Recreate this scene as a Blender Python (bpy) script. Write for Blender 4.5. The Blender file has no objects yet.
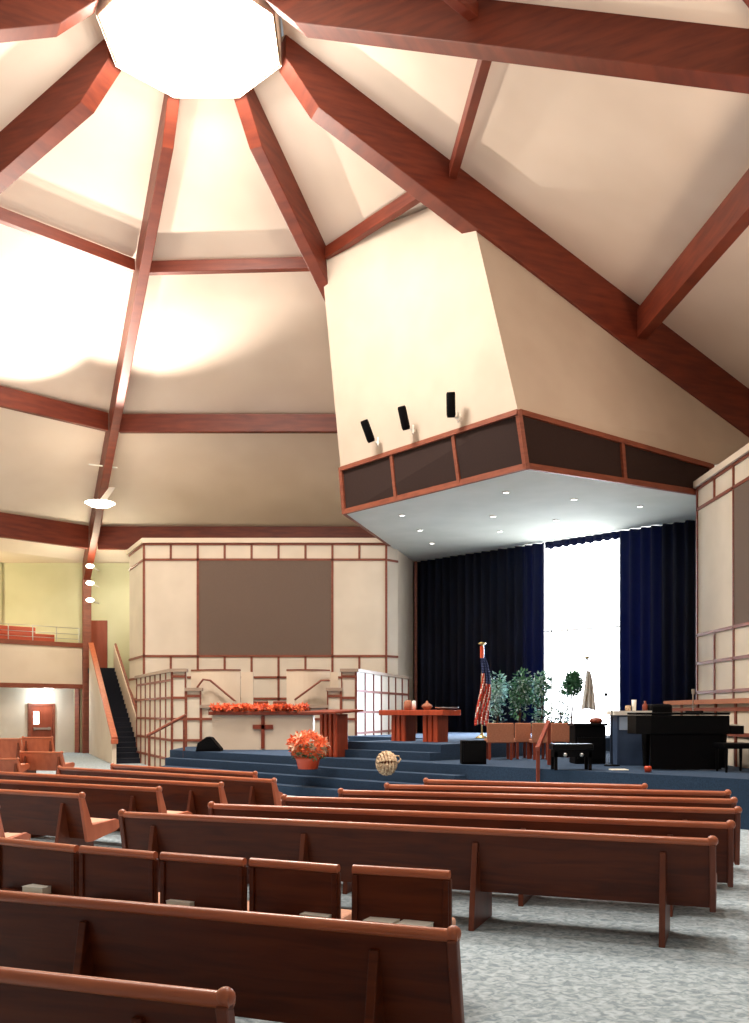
import bpy, bmesh, math, random
from mathutils import Vector, Matrix
random.seed(7)
SC = bpy.context.scene
COL = SC.collection
V = Vector
H = 1.7; F = 940.0; CX = 365.0; HY = 712.0         # eye height, focal length in pixels, principal point of the 749x1023 frame

# ------------------------------------------------------------------ materials
def srgb(r, g, b):
    f = lambda c: ((c/255+.055)/1.055)**2.4 if c/255 > .04045 else c/255/12.92
    return (f(r), f(g), f(b), 1)
def mat(name, col, rough=.6, col2=None, scale=(8, 8, 8), detail=4, bump=0, metal=0, emit=0, kind='noise', dist=0, spec=None, coord='Object', ramp=(.35, .65)):
    m = bpy.data.materials.new(name); m.use_nodes = True
    nt = m.node_tree; b = nt.nodes['Principled BSDF']
    b.inputs['Base Color'].default_value = col; b.inputs['Roughness'].default_value = rough; b.inputs['Metallic'].default_value = metal
    if spec is not None: b.inputs['Specular IOR Level'].default_value = spec
    if emit:
        b.inputs['Emission Color'].default_value = col; b.inputs['Emission Strength'].default_value = emit
    if col2 or bump:
        tc = nt.nodes.new('ShaderNodeTexCoord'); mp = nt.nodes.new('ShaderNodeMapping'); mp.inputs['Scale'].default_value = scale
        nt.links.new(tc.outputs[coord], mp.inputs['Vector'])
        if kind == 'voronoi':
            n = nt.nodes.new('ShaderNodeTexVoronoi'); n.inputs['Scale'].default_value = 1; out = n.outputs['Distance']
        else:
            n = nt.nodes.new('ShaderNodeTexNoise'); n.inputs['Scale'].default_value = 1; n.inputs['Detail'].default_value = detail
            n.inputs['Distortion'].default_value = dist; out = n.outputs['Fac']
        nt.links.new(mp.outputs[0], n.inputs['Vector'])
        if col2:
            r = nt.nodes.new('ShaderNodeValToRGB'); r.color_ramp.elements[0].color = col; r.color_ramp.elements[1].color = col2
            r.color_ramp.elements[0].position, r.color_ramp.elements[1].position = ramp
            nt.links.new(out, r.inputs[0]); nt.links.new(r.outputs[0], b.inputs['Base Color'])
        if bump:
            bp = nt.nodes.new('ShaderNodeBump'); bp.inputs['Strength'].default_value = bump; bp.inputs['Distance'].default_value = .01
            nt.links.new(out, bp.inputs['Height']); nt.links.new(bp.outputs[0], b.inputs['Normal'])
    return m
M = {}
M['beam'] = mat('stained_beam_wood', srgb(98, 35, 18), .5, srgb(122, 50, 27), (1.2, 1.2, 9), 6, .1)
M['trimwood'] = mat('trim_wood', srgb(122, 62, 44), .5, srgb(142, 76, 54), (3, 3, 14), 5)
M['roof'] = mat('cream_ceiling_board', srgb(234, 217, 200), .9, srgb(240, 224, 208), (.6, .6, .6), 2)
M['cream'] = mat('cream_plaster', srgb(222, 205, 184), .85, srgb(228, 212, 192), (1, 1, 1), 2)
M['panel'] = mat('cream_screen_panel', srgb(214, 202, 184), .8, srgb(222, 210, 192), (1, 1, 1), 2)
M['choircap'] = mat('taupe_painted_cap', srgb(168, 146, 128), .7)
M['fascia'] = mat('canopy_plaster', srgb(198, 182, 166), .85, srgb(204, 189, 173), (1, 1, 1), 2)
M['soffit'] = mat('white_soffit_plaster', srgb(222, 226, 214), .8, srgb(230, 233, 222), (1, 1, 1), 2)
M['green'] = mat('pale_green_wall', srgb(212, 210, 174), .85, srgb(218, 216, 182), (1, 1, 1), 2)
M['taupe'] = mat('taupe_cloth_grille', srgb(104, 88, 78), .95, srgb(114, 96, 85), (60, 60, 60), 2, .1)
M['grille'] = mat('dark_brown_grille', srgb(38, 20, 16), .9, srgb(48, 27, 22), (50, 50, 50), 2, .1)
M['pew'] = mat('shaded_pew_oak', srgb(74, 27, 8), .42, srgb(98, 42, 15), (1.5, 14, 14), 6, .06, dist=.8, spec=.3)  # same oak as the rails, darkened: shade on the backs is in the colour
M['cap'] = mat('polished_rail_oak', srgb(166, 88, 56), .28, srgb(186, 104, 68), (2, 16, 16), 5, spec=.6)
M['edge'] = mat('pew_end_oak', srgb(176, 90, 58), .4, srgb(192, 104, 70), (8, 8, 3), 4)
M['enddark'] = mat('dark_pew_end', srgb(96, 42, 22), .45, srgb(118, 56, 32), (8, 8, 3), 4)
M['cush'] = mat('rose_seat_cushion', srgb(214, 160, 134), .9, srgb(222, 170, 144), (40, 40, 40), 2, .2)
M['carpet'] = mat('grey_blue_patterned_carpet', srgb(128, 144, 154), .95, srgb(186, 200, 208), (16, 16, 16), 3, .5, dist=1.0, ramp=(.34, .66))
M['stage'] = mat('blue_stage_carpet', srgb(28, 50, 74), .95, srgb(40, 66, 94), (60, 60, 60), 2, .2)
M['stair'] = mat('navy_stair_carpet', srgb(9, 12, 24), .95, srgb(16, 20, 34), (60, 60, 60), 2, .2)
M['curtain'] = mat('navy_velvet', srgb(9, 14, 30), .9, srgb(13, 20, 42), (3, 3, 1), 2)
M['oakred'] = mat('red_oak', srgb(170, 66, 36), .4, srgb(192, 80, 46), (14, 14, 2), 5)
M['oakdark'] = mat('dark_oak', srgb(120, 48, 28), .5, srgb(140, 58, 34), (14, 14, 2), 5)
M['tan'] = mat('tan_upholstery', srgb(160, 104, 78), .8, srgb(172, 114, 88), (30, 30, 30), 2, .1)
M['black'] = mat('black_lacquer', srgb(8, 8, 10), .4, spec=.12)
M['blackm'] = mat('black_matte', srgb(10, 10, 13), .7, spec=.08)
M['white'] = mat('white_paint', srgb(240, 238, 230), .5)
M['paper'] = mat('cream_paper', srgb(246, 242, 226), .8)
M['chrome'] = mat('brushed_steel', srgb(190, 190, 190), .3, metal=1)
M['brass'] = mat('brass', srgb(214, 190, 130), .3, metal=1)
M['pot'] = mat('red_foil', srgb(206, 74, 40), .35)
M['petalr'] = mat('orange_red_petal', srgb(240, 92, 48), .6, srgb(250, 138, 84), (20, 20, 20), 2)
M['petalw'] = mat('peach_petal', srgb(255, 214, 184), .6)
M['leaf'] = mat('green_leaf', srgb(38, 92, 62), .6, srgb(96, 150, 112), (9, 9, 9), 3)
M['leafp'] = mat('highlight_leaf', srgb(150, 186, 178), .6, srgb(205, 225, 220), (9, 9, 9), 3)  # pale tone paints highlights onto the leaves
M['sheet'] = mat('pale_blue_paper', srgb(158, 180, 206), .7)
M['stem'] = mat('brown_stem', srgb(70, 46, 32), .8)
M['wicker'] = mat('beige_wicker', srgb(150, 116, 86), .8, srgb(222, 196, 164), (30, 30, 30), 2, .4)
M['flagw'] = mat('flag_white', srgb(236, 230, 222), .8)
M['flagr'] = mat('flag_red', srgb(196, 62, 44), .8)
M['flagb'] = mat('flag_blue', srgb(52, 66, 110), .8)
M['bluebox'] = mat('slate_blue_panel', srgb(54, 72, 100), .5, srgb(62, 82, 112), (4, 4, 4), 2)
M['doorw'] = mat('door_wood', srgb(136, 62, 40), .45, srgb(154, 74, 50), (4, 4, 1), 5)
M['lamp'] = mat('lit_lamp_glass', (1, .9, .74, 1), .4, emit=14)
M['lantern'] = mat('lit_lantern_glass', (1, .93, .82, 1), .4, emit=30)
M['dl'] = mat('lit_downlight', (1, .96, .88, 1), .4, emit=8)
M['window'] = mat('daylit_glass', (.92, .96, 1, 1), .4, emit=7)
M['redpew'] = mat('red_brown_balcony_pew', srgb(186, 74, 46), .5, srgb(200, 88, 58), (2, 14, 14), 4)

m = M['curtain']; nt = m.node_tree; tb = nt.nodes.new('ShaderNodeBsdfTranslucent'); tb.inputs[0].default_value = srgb(24, 84, 170); mx = nt.nodes.new('ShaderNodeMixShader'); mx.inputs[0].default_value = .15
ou = nt.nodes['Material Output']; nt.links.new(nt.nodes['Principled BSDF'].outputs[0], mx.inputs[1]); nt.links.new(tb.outputs[0], mx.inputs[2]); nt.links.new(mx.outputs[0], ou.inputs[0])
# ------------------------------------------------------------------ mesh builder
class MB:
    def __init__(s): s.v = []; s.f = []; s.sm = []; s.mi = []; s.m = 0
    def add(s, vs, fs, smooth=False):
        n = len(s.v); s.v += [tuple(v) for v in vs]
        for f in fs: s.f.append([n+i for i in f]); s.sm.append(smooth); s.mi.append(s.m)
        return s
    def box(s, x0, x1, y0, y1, z0, z1, T=None):
        vs = [V((x, y, z)) for z in (z0, z1) for y in (y0, y1) for x in (x0, x1)]
        if T: vs = [T @ v for v in vs]
        return s.add(vs, [(0, 2, 3, 1), (4, 5, 7, 6), (0, 1, 5, 4), (2, 6, 7, 3), (0, 4, 6, 2), (1, 3, 7, 5)])
    def prism(s, poly, z0, z1):                     # plan polygon
        n = len(poly); vs = [(p[0], p[1], z0) for p in poly]+[(p[0], p[1], z1) for p in poly]
        return s.add(vs, [tuple(range(n))[::-1], tuple(range(n, 2*n))]+[(i, (i+1) % n, n+(i+1) % n, n+i) for i in range(n)])
    def extrude(s, poly, d):                        # 3-D polygon pushed along d
        n = len(poly); d = V(d); vs = [V(p) for p in poly]+[V(p)+d for p in poly]
        return s.add(vs, [tuple(range(n))[::-1], tuple(range(n, 2*n))]+[(i, (i+1) % n, n+(i+1) % n, n+i) for i in range(n)])
    def bar(s, p, q, w, h, up=(0, 0, 1)):           # square bar from p to q
        p, q = V(p), V(q); d = (q-p).normalized(); up = V(up)
        if abs(d.dot(up)) > .99: up = V((0, 1, 0))
        r = d.cross(up).normalized(); u = r.cross(d)
        vs = [a+r*i*w/2+u*j*h/2 for a in (p, q) for i, j in ((-1, -1), (1, -1), (1, 1), (-1, 1))]
        return s.add(vs, [(3, 2, 1, 0), (4, 5, 6, 7)]+[(i, (i+1) % 4, 4+(i+1) % 4, 4+i) for i in range(4)])
    def tube(s, pts, r, n=10, cap=True):
        pts = [V(p) for p in pts]; rs = r if isinstance(r, (list, tuple)) else [r]*len(pts); base = len(s.v); vs = []
        for k, p in enumerate(pts):
            d = (pts[min(k+1, len(pts)-1)]-pts[max(k-1, 0)]).normalized()
            a = d.cross(V((0, 0, 1)));
            if a.length < 1e-3: a = V((1, 0, 0))
            a.normalize(); b = d.cross(a)
            vs += [p+(a*math.cos(2*math.pi*i/n)+b*math.sin(2*math.pi*i/n))*rs[k] for i in range(n)]
        fs = [(k*n+i, k*n+(i+1) % n, (k+1)*n+(i+1) % n, (k+1)*n+i) for k in range(len(pts)-1) for i in range(n)]
        s.add(vs, fs, True)
        if cap: s.add(vs[:n], [tuple(range(n))]); s.add(vs[-n:], [tuple(range(n))[::-1]])
        return s
    def lathe(s, prof, o=(0, 0, 0), n=20, T=None):  # prof: (radius, z)
        o = V(o); vs = [V((r*math.cos(2*math.pi*i/n), r*math.sin(2*math.pi*i/n), z)) for r, z in prof for i in range(n)]
        vs = [(T @ v if T else v)+o for v in vs]
        return s.add(vs, [(k*n+i, k*n+(i+1) % n, (k+1)*n+(i+1) % n, (k+1)*n+i) for k in range(len(prof)-1) for i in range(n)], True)
    def ball(s, o, r, n=12, m=8, sc=(1, 1, 1)):
        return s.lathe_sc([(max(1e-4, math.sin(math.pi*k/m))*r, -math.cos(math.pi*k/m)*r) for k in range(m+1)], o, n, sc)
    def lathe_sc(s, prof, o, n, sc):
        o = V(o); vs = [V((r*math.cos(2*math.pi*i/n)*sc[0], r*math.sin(2*math.pi*i/n)*sc[1], z*sc[2]))+o for r, z in prof for i in range(n)]
        return s.add(vs, [(k*n+i, k*n+(i+1) % n, (k+1)*n+(i+1) % n, (k+1)*n+i) for k in range(len(prof)-1) for i in range(n)], True)
    def build(s, name, m, parent=None, bevel=0, **kw):
        me = bpy.data.meshes.new(name); me.from_pydata(s.v, [], s.f)
        for i, x in enumerate(s.sm): me.polygons[i].use_smooth = x
        bm = bmesh.new(); bm.from_mesh(me); bmesh.ops.recalc_face_normals(bm, faces=bm.faces); bm.to_mesh(me); bm.free()
        ms = m if isinstance(m, (list, tuple)) else [m]
        for k in ms: me.materials.append(M[k])
        for i, x in enumerate(s.mi): me.polygons[i].material_index = x
        o = bpy.data.objects.new(name, me); COL.objects.link(o)
        if parent: o.parent = parent
        if bevel:
            b = o.modifiers.new('bevel', 'BEVEL'); b.width = bevel; b.segments = 2; b.limit_method = 'ANGLE'
        for k, v in kw.items(): o[k] = v
        return o
def tag(o, label, cat, group=None, kind=None):
    o['label'] = label; o['category'] = cat
    if group: o['group'] = group
    if kind: o['kind'] = kind
    return o
def thing(name, label, cat, loc=(0, 0, 0), rz=0, group=None, scale=1):
    o = bpy.data.objects.new(name, None); COL.objects.link(o); o.empty_display_size = .2
    o.location = loc; o.rotation_euler = (0, 0, rz); o.scale = (scale,)*3
    return tag(o, label, cat, group)
def struct(mb, name, m, **kw): return mb.build(name, m, kind='structure', **kw)
def dup(root, label, group=None):
    r = root.copy(); COL.objects.link(r); r['label'] = label
    if group: r['group'] = group
    for ch in list(root.children):
        c = ch.copy(); COL.objects.link(c); c.parent = r
        for g in list(ch.children):
            d = g.copy(); COL.objects.link(d); d.parent = c
    return r
def at(px, Y): return (px-CX)*Y/F                   # side offset of a thing seen at column px, at depth Y
def ht(py, Y): return H-(py-HY)*Y/F                 # its height

# ------------------------------------------------------------------ plan: an octagon round C, stage facing along the 45 degree axis
C0 = V((-3.674, 20.0)); ZC = 15.21+H; SL = .4557
R1, R2, R3, RE = 6.85, 12.55, 18.45, 20.6
S2 = math.sqrt(.5)
def W(q, t, z=0): return V((C0.x+S2*(q+t), C0.y+S2*(q-t), z))       # q along the stage axis, t to its right
def ray(deg, r, dz=0, side=0):
    a = math.radians(deg)
    return V((C0.x+math.sin(a)*r+math.cos(a)*side, C0.y+math.cos(a)*r-math.sin(a)*side, ZC-SL*r+dz))
ANG = [-157.5+45*i for i in range(8)]
RT = .55                                             # roof board above the beam's centre line

# ---- roof, one surface with its flat eaves
mb = MB()
RO = 24.5
for a in ANG:
    b = a+45
    rk = RE+.2; fl = lambda d, e: V((ray(d, RO).x, ray(d, RO).y, ray(d, rk).z+e))
    for e, f in ((RT, 1), (RT+.15, -1)):
        mb.add([ray(a, 2.05, e), ray(b, 2.05, e), ray(b, rk, e), ray(a, rk, e), fl(b, e), fl(a, e)], [(0, 1, 2, 3)[::f], (3, 2, 4, 5)[::f]])
struct(mb, 'ceiling', 'roof')
# floor
mb = MB(); mb.box(-32, 26, -7, 46, -.2, 0); struct(mb, 'floor', 'carpet')
# lantern shaft
mb = MB()
for a in ANG:
    mb.add([ray(a, 1.93, -.05), ray(a+45, 1.93, -.05), ray(a+45, 1.93, 1.5), ray(a, 1.93, 1.5)], [(0, 1, 2, 3)])
    mb.add([ray(a, 1.98, -.05), ray(a+45, 1.98, -.05), ray(a+45, 1.98, 1.5), ray(a, 1.98, 1.5)], [(0, 3, 2, 1)])
lant = thing('ceiling_lantern', 'glowing white octagonal lantern at the peak of the roof', 'lantern', ray(0, 0, -.3))
o = mb.build('shaft', 'roof'); o.parent = lant; o.location = -lant.location
mb = MB(); c = ray(0, 0, -SL*0)
top = [ray(a, 1.86, 0) for a in ANG]; mid = [V((p.x*.55+C0.x*.45, p.y*.55+C0.y*.45, p.z-.34)) for p in top]
cen = V((C0.x, C0.y, top[0].z-.44))
vs = top+mid+[cen, V((C0.x, C0.y, top[0].z+.2))]
fs = [(i, (i+1) % 8, 8+(i+1) % 8, 8+i) for i in range(8)]+[(8+i, 8+(i+1) % 8, 16) for i in range(8)]+[((i+1) % 8, i, 17) for i in range(8)]
mb.add(vs, fs); o = mb.build('diffuser', 'lantern'); o.parent = lant; o.location = -lant.location

# ---- radial beams
ANG3R = 119
def beam(deg, label, w=.42, r0=2.0, r1=RE+.3, deep=0):
    mb = MB(); n = 6
    rows = [[ray(deg, r0+(r1-r0)*(k/n if k != 1 else .04), dz, sd) for dz, sd in ((-.42-deep*min(1, k/3) if k else 0, -w/2), (-.42-deep*min(1, k/3) if k else 0, w/2), (RT-.01, w/2), (RT-.01, -w/2))] for k in range(n+1)]
    vs = [p for r in rows for p in r]
    fs = [(k*4+i, k*4+(i+1) % 4, k*4+4+(i+1) % 4, k*4+4+i) for k in range(n) for i in range(4)]+[(3, 2, 1, 0), (n*4, n*4+1, n*4+2, n*4+3)]
    mb.add(vs, fs); return tag(mb.build('roof_beam', 'beam', bevel=.02), label, 'roof beam')
beam(-22.5, 'long dark red timber roof beam running down from the lantern to the left post', .28)
beam(22.5, 'red timber roof beam that disappears behind the cream hanging canopy', .34)
beam(67.5, 'wide red-brown timber roof beam running diagonally to the right above the canopy', .5, deep=.36)
beam(119, 'broad red timber roof beam crossing the top right corner of the ceiling', .5)
beam(-67.5, 'thick orange-brown timber roof beam running diagonally down to the left edge', .46)
beam(-119, 'orange-brown timber roof beam at the top left corner beside the lantern', .46)
def purlin(a, r, label, w=.22, up=.5, dn=.1, a2=None, r2=None):
    b = a+45 if a2 is None else a2; mb = MB(); e = .22
    p, q = ray(a, r), ray(b, r2 or r); d = (q-p).normalized(); p += d*e; q -= d*e
    n = V((-d.y, d.x, 0))
    if (p-V((C0.x, C0.y, p.z))).dot(n) < 0: n = -n
    vs = [x+n*i*w/2+V((0, 0, j)) for x in (p, q) for i, j in ((-1, -dn), (1, -dn), (1, up-SL*w*.6), (-1, up))]
    mb.add(vs, [(3, 2, 1, 0), (4, 5, 6, 7)]+[(i, (i+1) % 4, 4+(i+1) % 4, 4+i) for i in range(4)])
    return tag(mb.build('ceiling_purlin', 'beam', bevel=.015), label, 'ceiling beam')
purlin(-67.5, R1, 'slanting red cross beam nearest the lantern on the far left', dn=-.17, w=.2)
purlin(-22.5, R1, 'level red cross beam nearest the lantern, above the organ screen', dn=-.17, w=.2, r2=6.7)
purlin(22.5, 6.5, 'red cross beam along the top edge of the cream canopy', dn=-.17, w=.2, r2=6.1)
purlin(67.5, 6.2, 'thin steep red cross beam between the two widest beams', dn=-.17, w=.2, a2=ANG3R, r2=6.9)
purlin(-67.5, R2, 'slanting red cross beam in the middle ring at the left edge')
purlin(-22.5, R2, 'level red cross beam in the middle ring ending at the canopy')
purlin(67.5, 11.7, 'dark red cross beam at the right edge under the broad top beam', w=.3, dn=.25, a2=ANG3R, r2=12.6)
purlin(-67.5, R3, 'slanting red cross beam of the lowest ring, above the balcony', dn=.4)
purlin(-22.5, R3, 'lowest level red cross beam, just above the organ screen top', dn=.4)
purlin(-112.5, R1, 'red cross beam near the lantern beyond the left edge', dn=-.17, w=.2)
purlin(-112.5, R2, 'red cross beam in the middle ring beyond the left edge')
purlin(112.5, R1, 'red cross beam near the lantern beyond the top right edge', dn=-.17, w=.2)
purlin(112.5, R2, 'red cross beam in the middle ring beyond the right edge')

# ---- outer walls
def wall(name, p, q, z0, z1, m, th=.2):
    p, q = V(p), V(q); d = (q-p).normalized(); n = V((-d.y, d.x))*th
    mb = MB(); mb.prism([p, q, q+n, p+n], z0, z1); return struct(mb, name, m)
YN = 39.6
wall('wall_north', (-15.6, YN), (12, YN), 0, 8.4, 'green')
wall('wall_east', (12, YN), (22, 20), 0, 7.6, 'cream')
wall('wall_southeast', (22, 20), (18, -6), 0, 7.4, 'cream')
wall('wall_south', (18, -6), (-30, -6), 0, 10, 'cream')
wall('wall_west', (-30, -6), (-30, 25), 0, 7.6, 'cream')
wall('wall_northwest', (-30, 25), (-15.4, YN), 0, 8.4, 'green', -.2)
# wall below the balcony, and its ceiling
PW = ray(-22.5, RE); pdir = V((-S2, -S2))
P2 = V((PW.x, PW.y))
off = V((-S2, S2))
a0 = P2+off*.9+V((S2, S2))*.8
wall('wall_under_balcony', a0+pdir*9, a0, 0, 2.72, 'panel', .15)

# balcony: slab with parapet, trims and rail
bal = thing('balcony', 'cream fronted balcony with red wood trims at the left', 'balcony', (P2.x, P2.y, 2.7))
T = Matrix.Translation(V((0, 0, 0))) @ Matrix.Rotation(math.radians(-135), 4, 'Z')    # local x runs along the parapet to the left
# local x -> direction (-.707,-.707); local y -> (.707,-.707) towards the room
T = Matrix(((-S2, S2, 0, 0), (-S2, -S2, 0, 0), (0, 0, 1, 0), (0, 0, 0, 1)))
MB().box(.2, 10, -.12, .0, .12, 1.66, T).build('parapet', 'cream', bal)
MB().box(.2, 10, -.2, .06, -.04, .14, T).build('lower_trim', 'trimwood', bal)
MB().box(.2, 10, -.2, .06, 1.66, 1.84, T).build('top_trim', 'trimwood', bal)
MB().box(.2, 10, -4.5, -.12, .78, .95, T).build('deck', 'cream', bal)
mb = MB()
for z in (2.0, 2.2, 2.45): mb.tube([T @ V((.3, -.08, z)), T @ V((10, -.08, z))], .012, 6)
for x in (.3, 1.3, 2.3, 3.3, 4.3): mb.tube([T @ V((x, -.08, 1.84)), T @ V((x, -.08, 2.45))], .02, 6)
mb.build('rail', 'chrome', bal)
# balcony pews
def bpew(x, y, ln, z, label):
    t = thing('balcony_pew', label, 'pew', (P2.x+(T @ V((x, y, 0))).x, P2.y+(T @ V((x, y, 0))).y, 3.65), math.radians(-135), group='red pews on the balcony')
    MB().box(0, ln, -.05, .03, .1, z).build('backrest', 'redpew', t, bevel=.02)
    MB().box(0, ln, -.45, -.05, .38, .45).build('seat', 'redpew', t)
    for xx in (0, ln-.06): MB().box(xx, xx+.06, -.45, .05, 0, .7).build('end_panel', 'redpew', t)
bpew(1.7, -1.1, 4, 1.52, 'red-brown balcony pew back rising above the left parapet')
bpew(1.25, -.35, 4, 1.2, 'lower red-brown balcony pew just behind the trim')

# post at the octagon corner, with lamps
post = MB(); post.box(-.17, .17, -.17, .17, 0, ray(0, RE).z-.3)
o = post.build('roof_post', 'trimwood', bevel=.02); o.location = (PW.x, PW.y, 0); o.rotation_euler = (0, 0, math.radians(22.5)); tag(o, 'red-brown timber post carrying the long roof beam, left of the stairs', 'post')
p = MB(); p.box(-.09, .09, -.09, .09, 0, 2.7); o = p.build('balcony_post', 'trimwood'); q = a0+pdir*.9-off*.3; o.location = (q.x, q.y, 0); tag(o, 'slim red-brown post under the balcony beside the big post', 'post')

# door under the balcony (set against the wall)
dpos = None
for k in range(400):
    s = k*.02; pt = a0+pdir*s
    if CX+F*pt.x/pt.y < 41: dpos = pt; break
dr = bpy.data.objects.new('door_1', None); COL.objects.link(dr); dr['kind'] = 'structure'; dr.location = (dpos.x, dpos.y, 0); dr.rotation_euler = (0, 0, math.radians(45+180))
# local x along wall, local +y towards the room after rotation
def doorparts(dr, w, h, pane=True):
    MB().box(-w/2, w/2, .0, .05, 0, h).build('door_leaf', 'doorw', dr)
    mb = MB(); mb.box(-w/2-.1, -w/2, 0, .09, 0, h+.1); mb.box(w/2, w/2+.1, 0, .09, 0, h+.1); mb.box(-w/2, w/2, 0, .09, h, h+.1); mb.build('door_frame', 'trimwood', dr)
    if pane: MB().box(w*.12, w*.36, .05, .06, h*.62, h*.88).build('door_pane', 'dl', dr)
    mb = MB(); mb.box(-w/2+.1, w/2-.1, .08, .13, .98, 1.06)
    for x in (-w/2+.12, w/2-.2): mb.box(x, x+.08, .05, .09, .96, 1.08)
    mb.build('push_bar', 'chrome', dr)
doorparts(dr, .95, 1.95)
lt = MB(); lt.lathe([(.001, 0), (.16, 0), (.18, .03), (.18, .06), (.001, .06)]); o = lt.build('ceiling_lamp', 'dl'); q = dpos-off*.45+V((S2, S2))*.1
o.location = (q.x, q.y, 2.62); tag(o, 'small lit ceiling lamp above the door under the balcony', 'ceiling lamp')
# door at the head of the stairs
d2 = bpy.data.objects.new('door_2', None); COL.objects.link(d2); d2['kind'] = 'structure'; d2.location = (at(95, YN-.1), YN-.02, 3.35); d2.rotation_euler = (0, 0, math.pi)
MB().box(-.5, .35, 0, .06, 0, 2.2).build('door_leaf', 'doorw', d2)
MB().tube([(.2, .1, 1), (.2, .1, 1.1)], .03).build('door_handle', 'chrome', d2)

# ---- stairs to the balcony
sb = V((-7.78, 31, 0)); st = V((-10.75, 38.6, 0)); sd = (st-sb); L = sd.length; ang = math.atan2(sd.y, sd.x)-math.pi/2
stair = thing('staircase', 'steep navy carpeted staircase climbing to the balcony door', 'staircase', sb, ang)
n = 21; zt = 3.5; mb = MB()
prof = []
for k in range(n):
    y0 = L*k/n; prof += [(y0, zt*(k+1)/n), (L*(k+1)/n, zt*(k+1)/n)]
poly = [V((-.42, 0, 0))]+[V((-.42, y, z)) for y, z in prof]+[V((-.42, L, 0))]
mb.extrude(poly, (.84, 0, 0)); mb.build('steps', 'stair', stair)
for sx, nm, mt in ((-1, 'left', 'cream'), (1, 'right', 'cream')):
    x = -.56 if sx < 0 else .42
    mb = MB(); mb.extrude([(x, -.1, 0), (x, -.1, .82), (x, L, zt+.95), (x, L, 0)], (.14, 0, 0)); mb.build('side_wall', mt, stair)
    mb = MB(); xx = x+.07; w = .2 if sx < 0 else .08; mb.bar((xx, -.2, .84), (xx, L, zt+1.0), w, .09)
    if sx < 0: mb.box(xx-.11, xx+.11, -.24, -.08, .66, .82)
    mb.build('handrail_cap', 'edge' if sx < 0 else 'trimwood', stair, bevel=.015)
MB().box(-.56, .6, L, L+.85, 3.3, 3.5).build('landing', 'stair', stair)

# ---- organ screens (left and right of the stage)
def screen(name, label, P, Q, ztop, base, cols, z_rows, grille, chamfers, csp=None):
    """P left end, Q right end of the front face (plan), seen from the room"""
    P, Q = V(P), V(Q); d = (Q-P); Ln = d.length; d.normalize(); n = V((d.y, -d.x))          # n points into the room
    t = thing(name, label, 'organ screen', (P.x, P.y, base))
    Tm = Matrix(((d.x, -n.x, 0, 0), (d.y, -n.y, 0, 0), (0, 0, 1, -base), (0, 0, 0, 1)))        # local: x along, y away from the room
    c0, c1 = chamfers[:2]; k0 = chamfers[2] if len(chamfers) > 2 else c0
    MB().prism([(Tm @ V(p))[:2] for p in ((0, 0, 0), (Ln, 0, 0), (Ln+c1, c1, 0), (Ln+c1, 1.6, 0), (-c0, max(1.6, k0), 0), (-c0, k0, 0))], 0, ztop-base).build('panel_body', 'panel', t)
    mb = MB(); w = .075; e = .035
    for z in z_rows: 
        mb.box(-.02, Ln+.02, -e, .03, z-w/2, z+w/2, Tm)
        for (x, s, c, k) in ((0, -1, c0, k0), (Ln, 1, c1, c1)):
            if c: mb.bar(Tm @ V((x, 0, z)), Tm @ V((x+s*c, k, z)), .07, w)
    g0, g1, gz0, gz1 = grille
    for i, x in enumerate(cols):
        zs = [base]+[z for z in z_rows]
        for k, (z0, z1) in enumerate(zip(z_rows[:-1], z_rows[1:])):
            tall = abs(z0-gz0) < .01
            if tall and not any(abs(x-g) < .3 for g in (0, Ln, g0, g1)): continue
            mb.box(x-w/2, x+w/2, -e, .02, z0, z1, Tm)
    mb.build('wood_grid', 'trimwood', t)
    MB().box(g0+.04, g1-.04, -.02, .05, gz0+.04, gz1-.04, Tm).build('sound_grille', 'taupe', t)
    mb = MB(); h = .16
    mb.prism([(Tm @ V(p))[:2] for p in ((-.05, -.1, 0), (Ln+.05, -.1, 0), (Ln+c1+.1, c1, 0), (Ln+c1+.1, 1.7, 0), (-c0-.1, max(1.7, k0+.1), 0), (-c0-.1, k0-.05, 0))], ztop-base, ztop-base+h); mb.build('cornice', 'cream', t)
    return t, Tm
YL = 32.27
rows = [1.0, 1.43, 2.16, 2.89, 3.62, 6.93, 7.46]
xs = [(.924*i) for i in range(10)]
screen('organ_screen', 'tall cream organ screen with wood grid, left of the stage', (at(144, YL), YL), (at(385, YL), YL), 7.5, 0, xs, rows, (xs[2], xs[7], 3.62, 6.93), (1.1, .45, 2.4))
rr = [1.0, 1.43, 2.2, 2.95, 3.68, 6.93, 7.46]
screen('organ_screen', 'tall cream organ screen with wood grid at the right edge of the photo', (8.6, 24.3), (8.6, 15.9), 7.5, 0, [0, 1.2, 2.4, 3.6, 4.8, 6, 7.2, 8.4], rr, (2.4, 6.0, 3.68, 6.93), (.3, .4))

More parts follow.
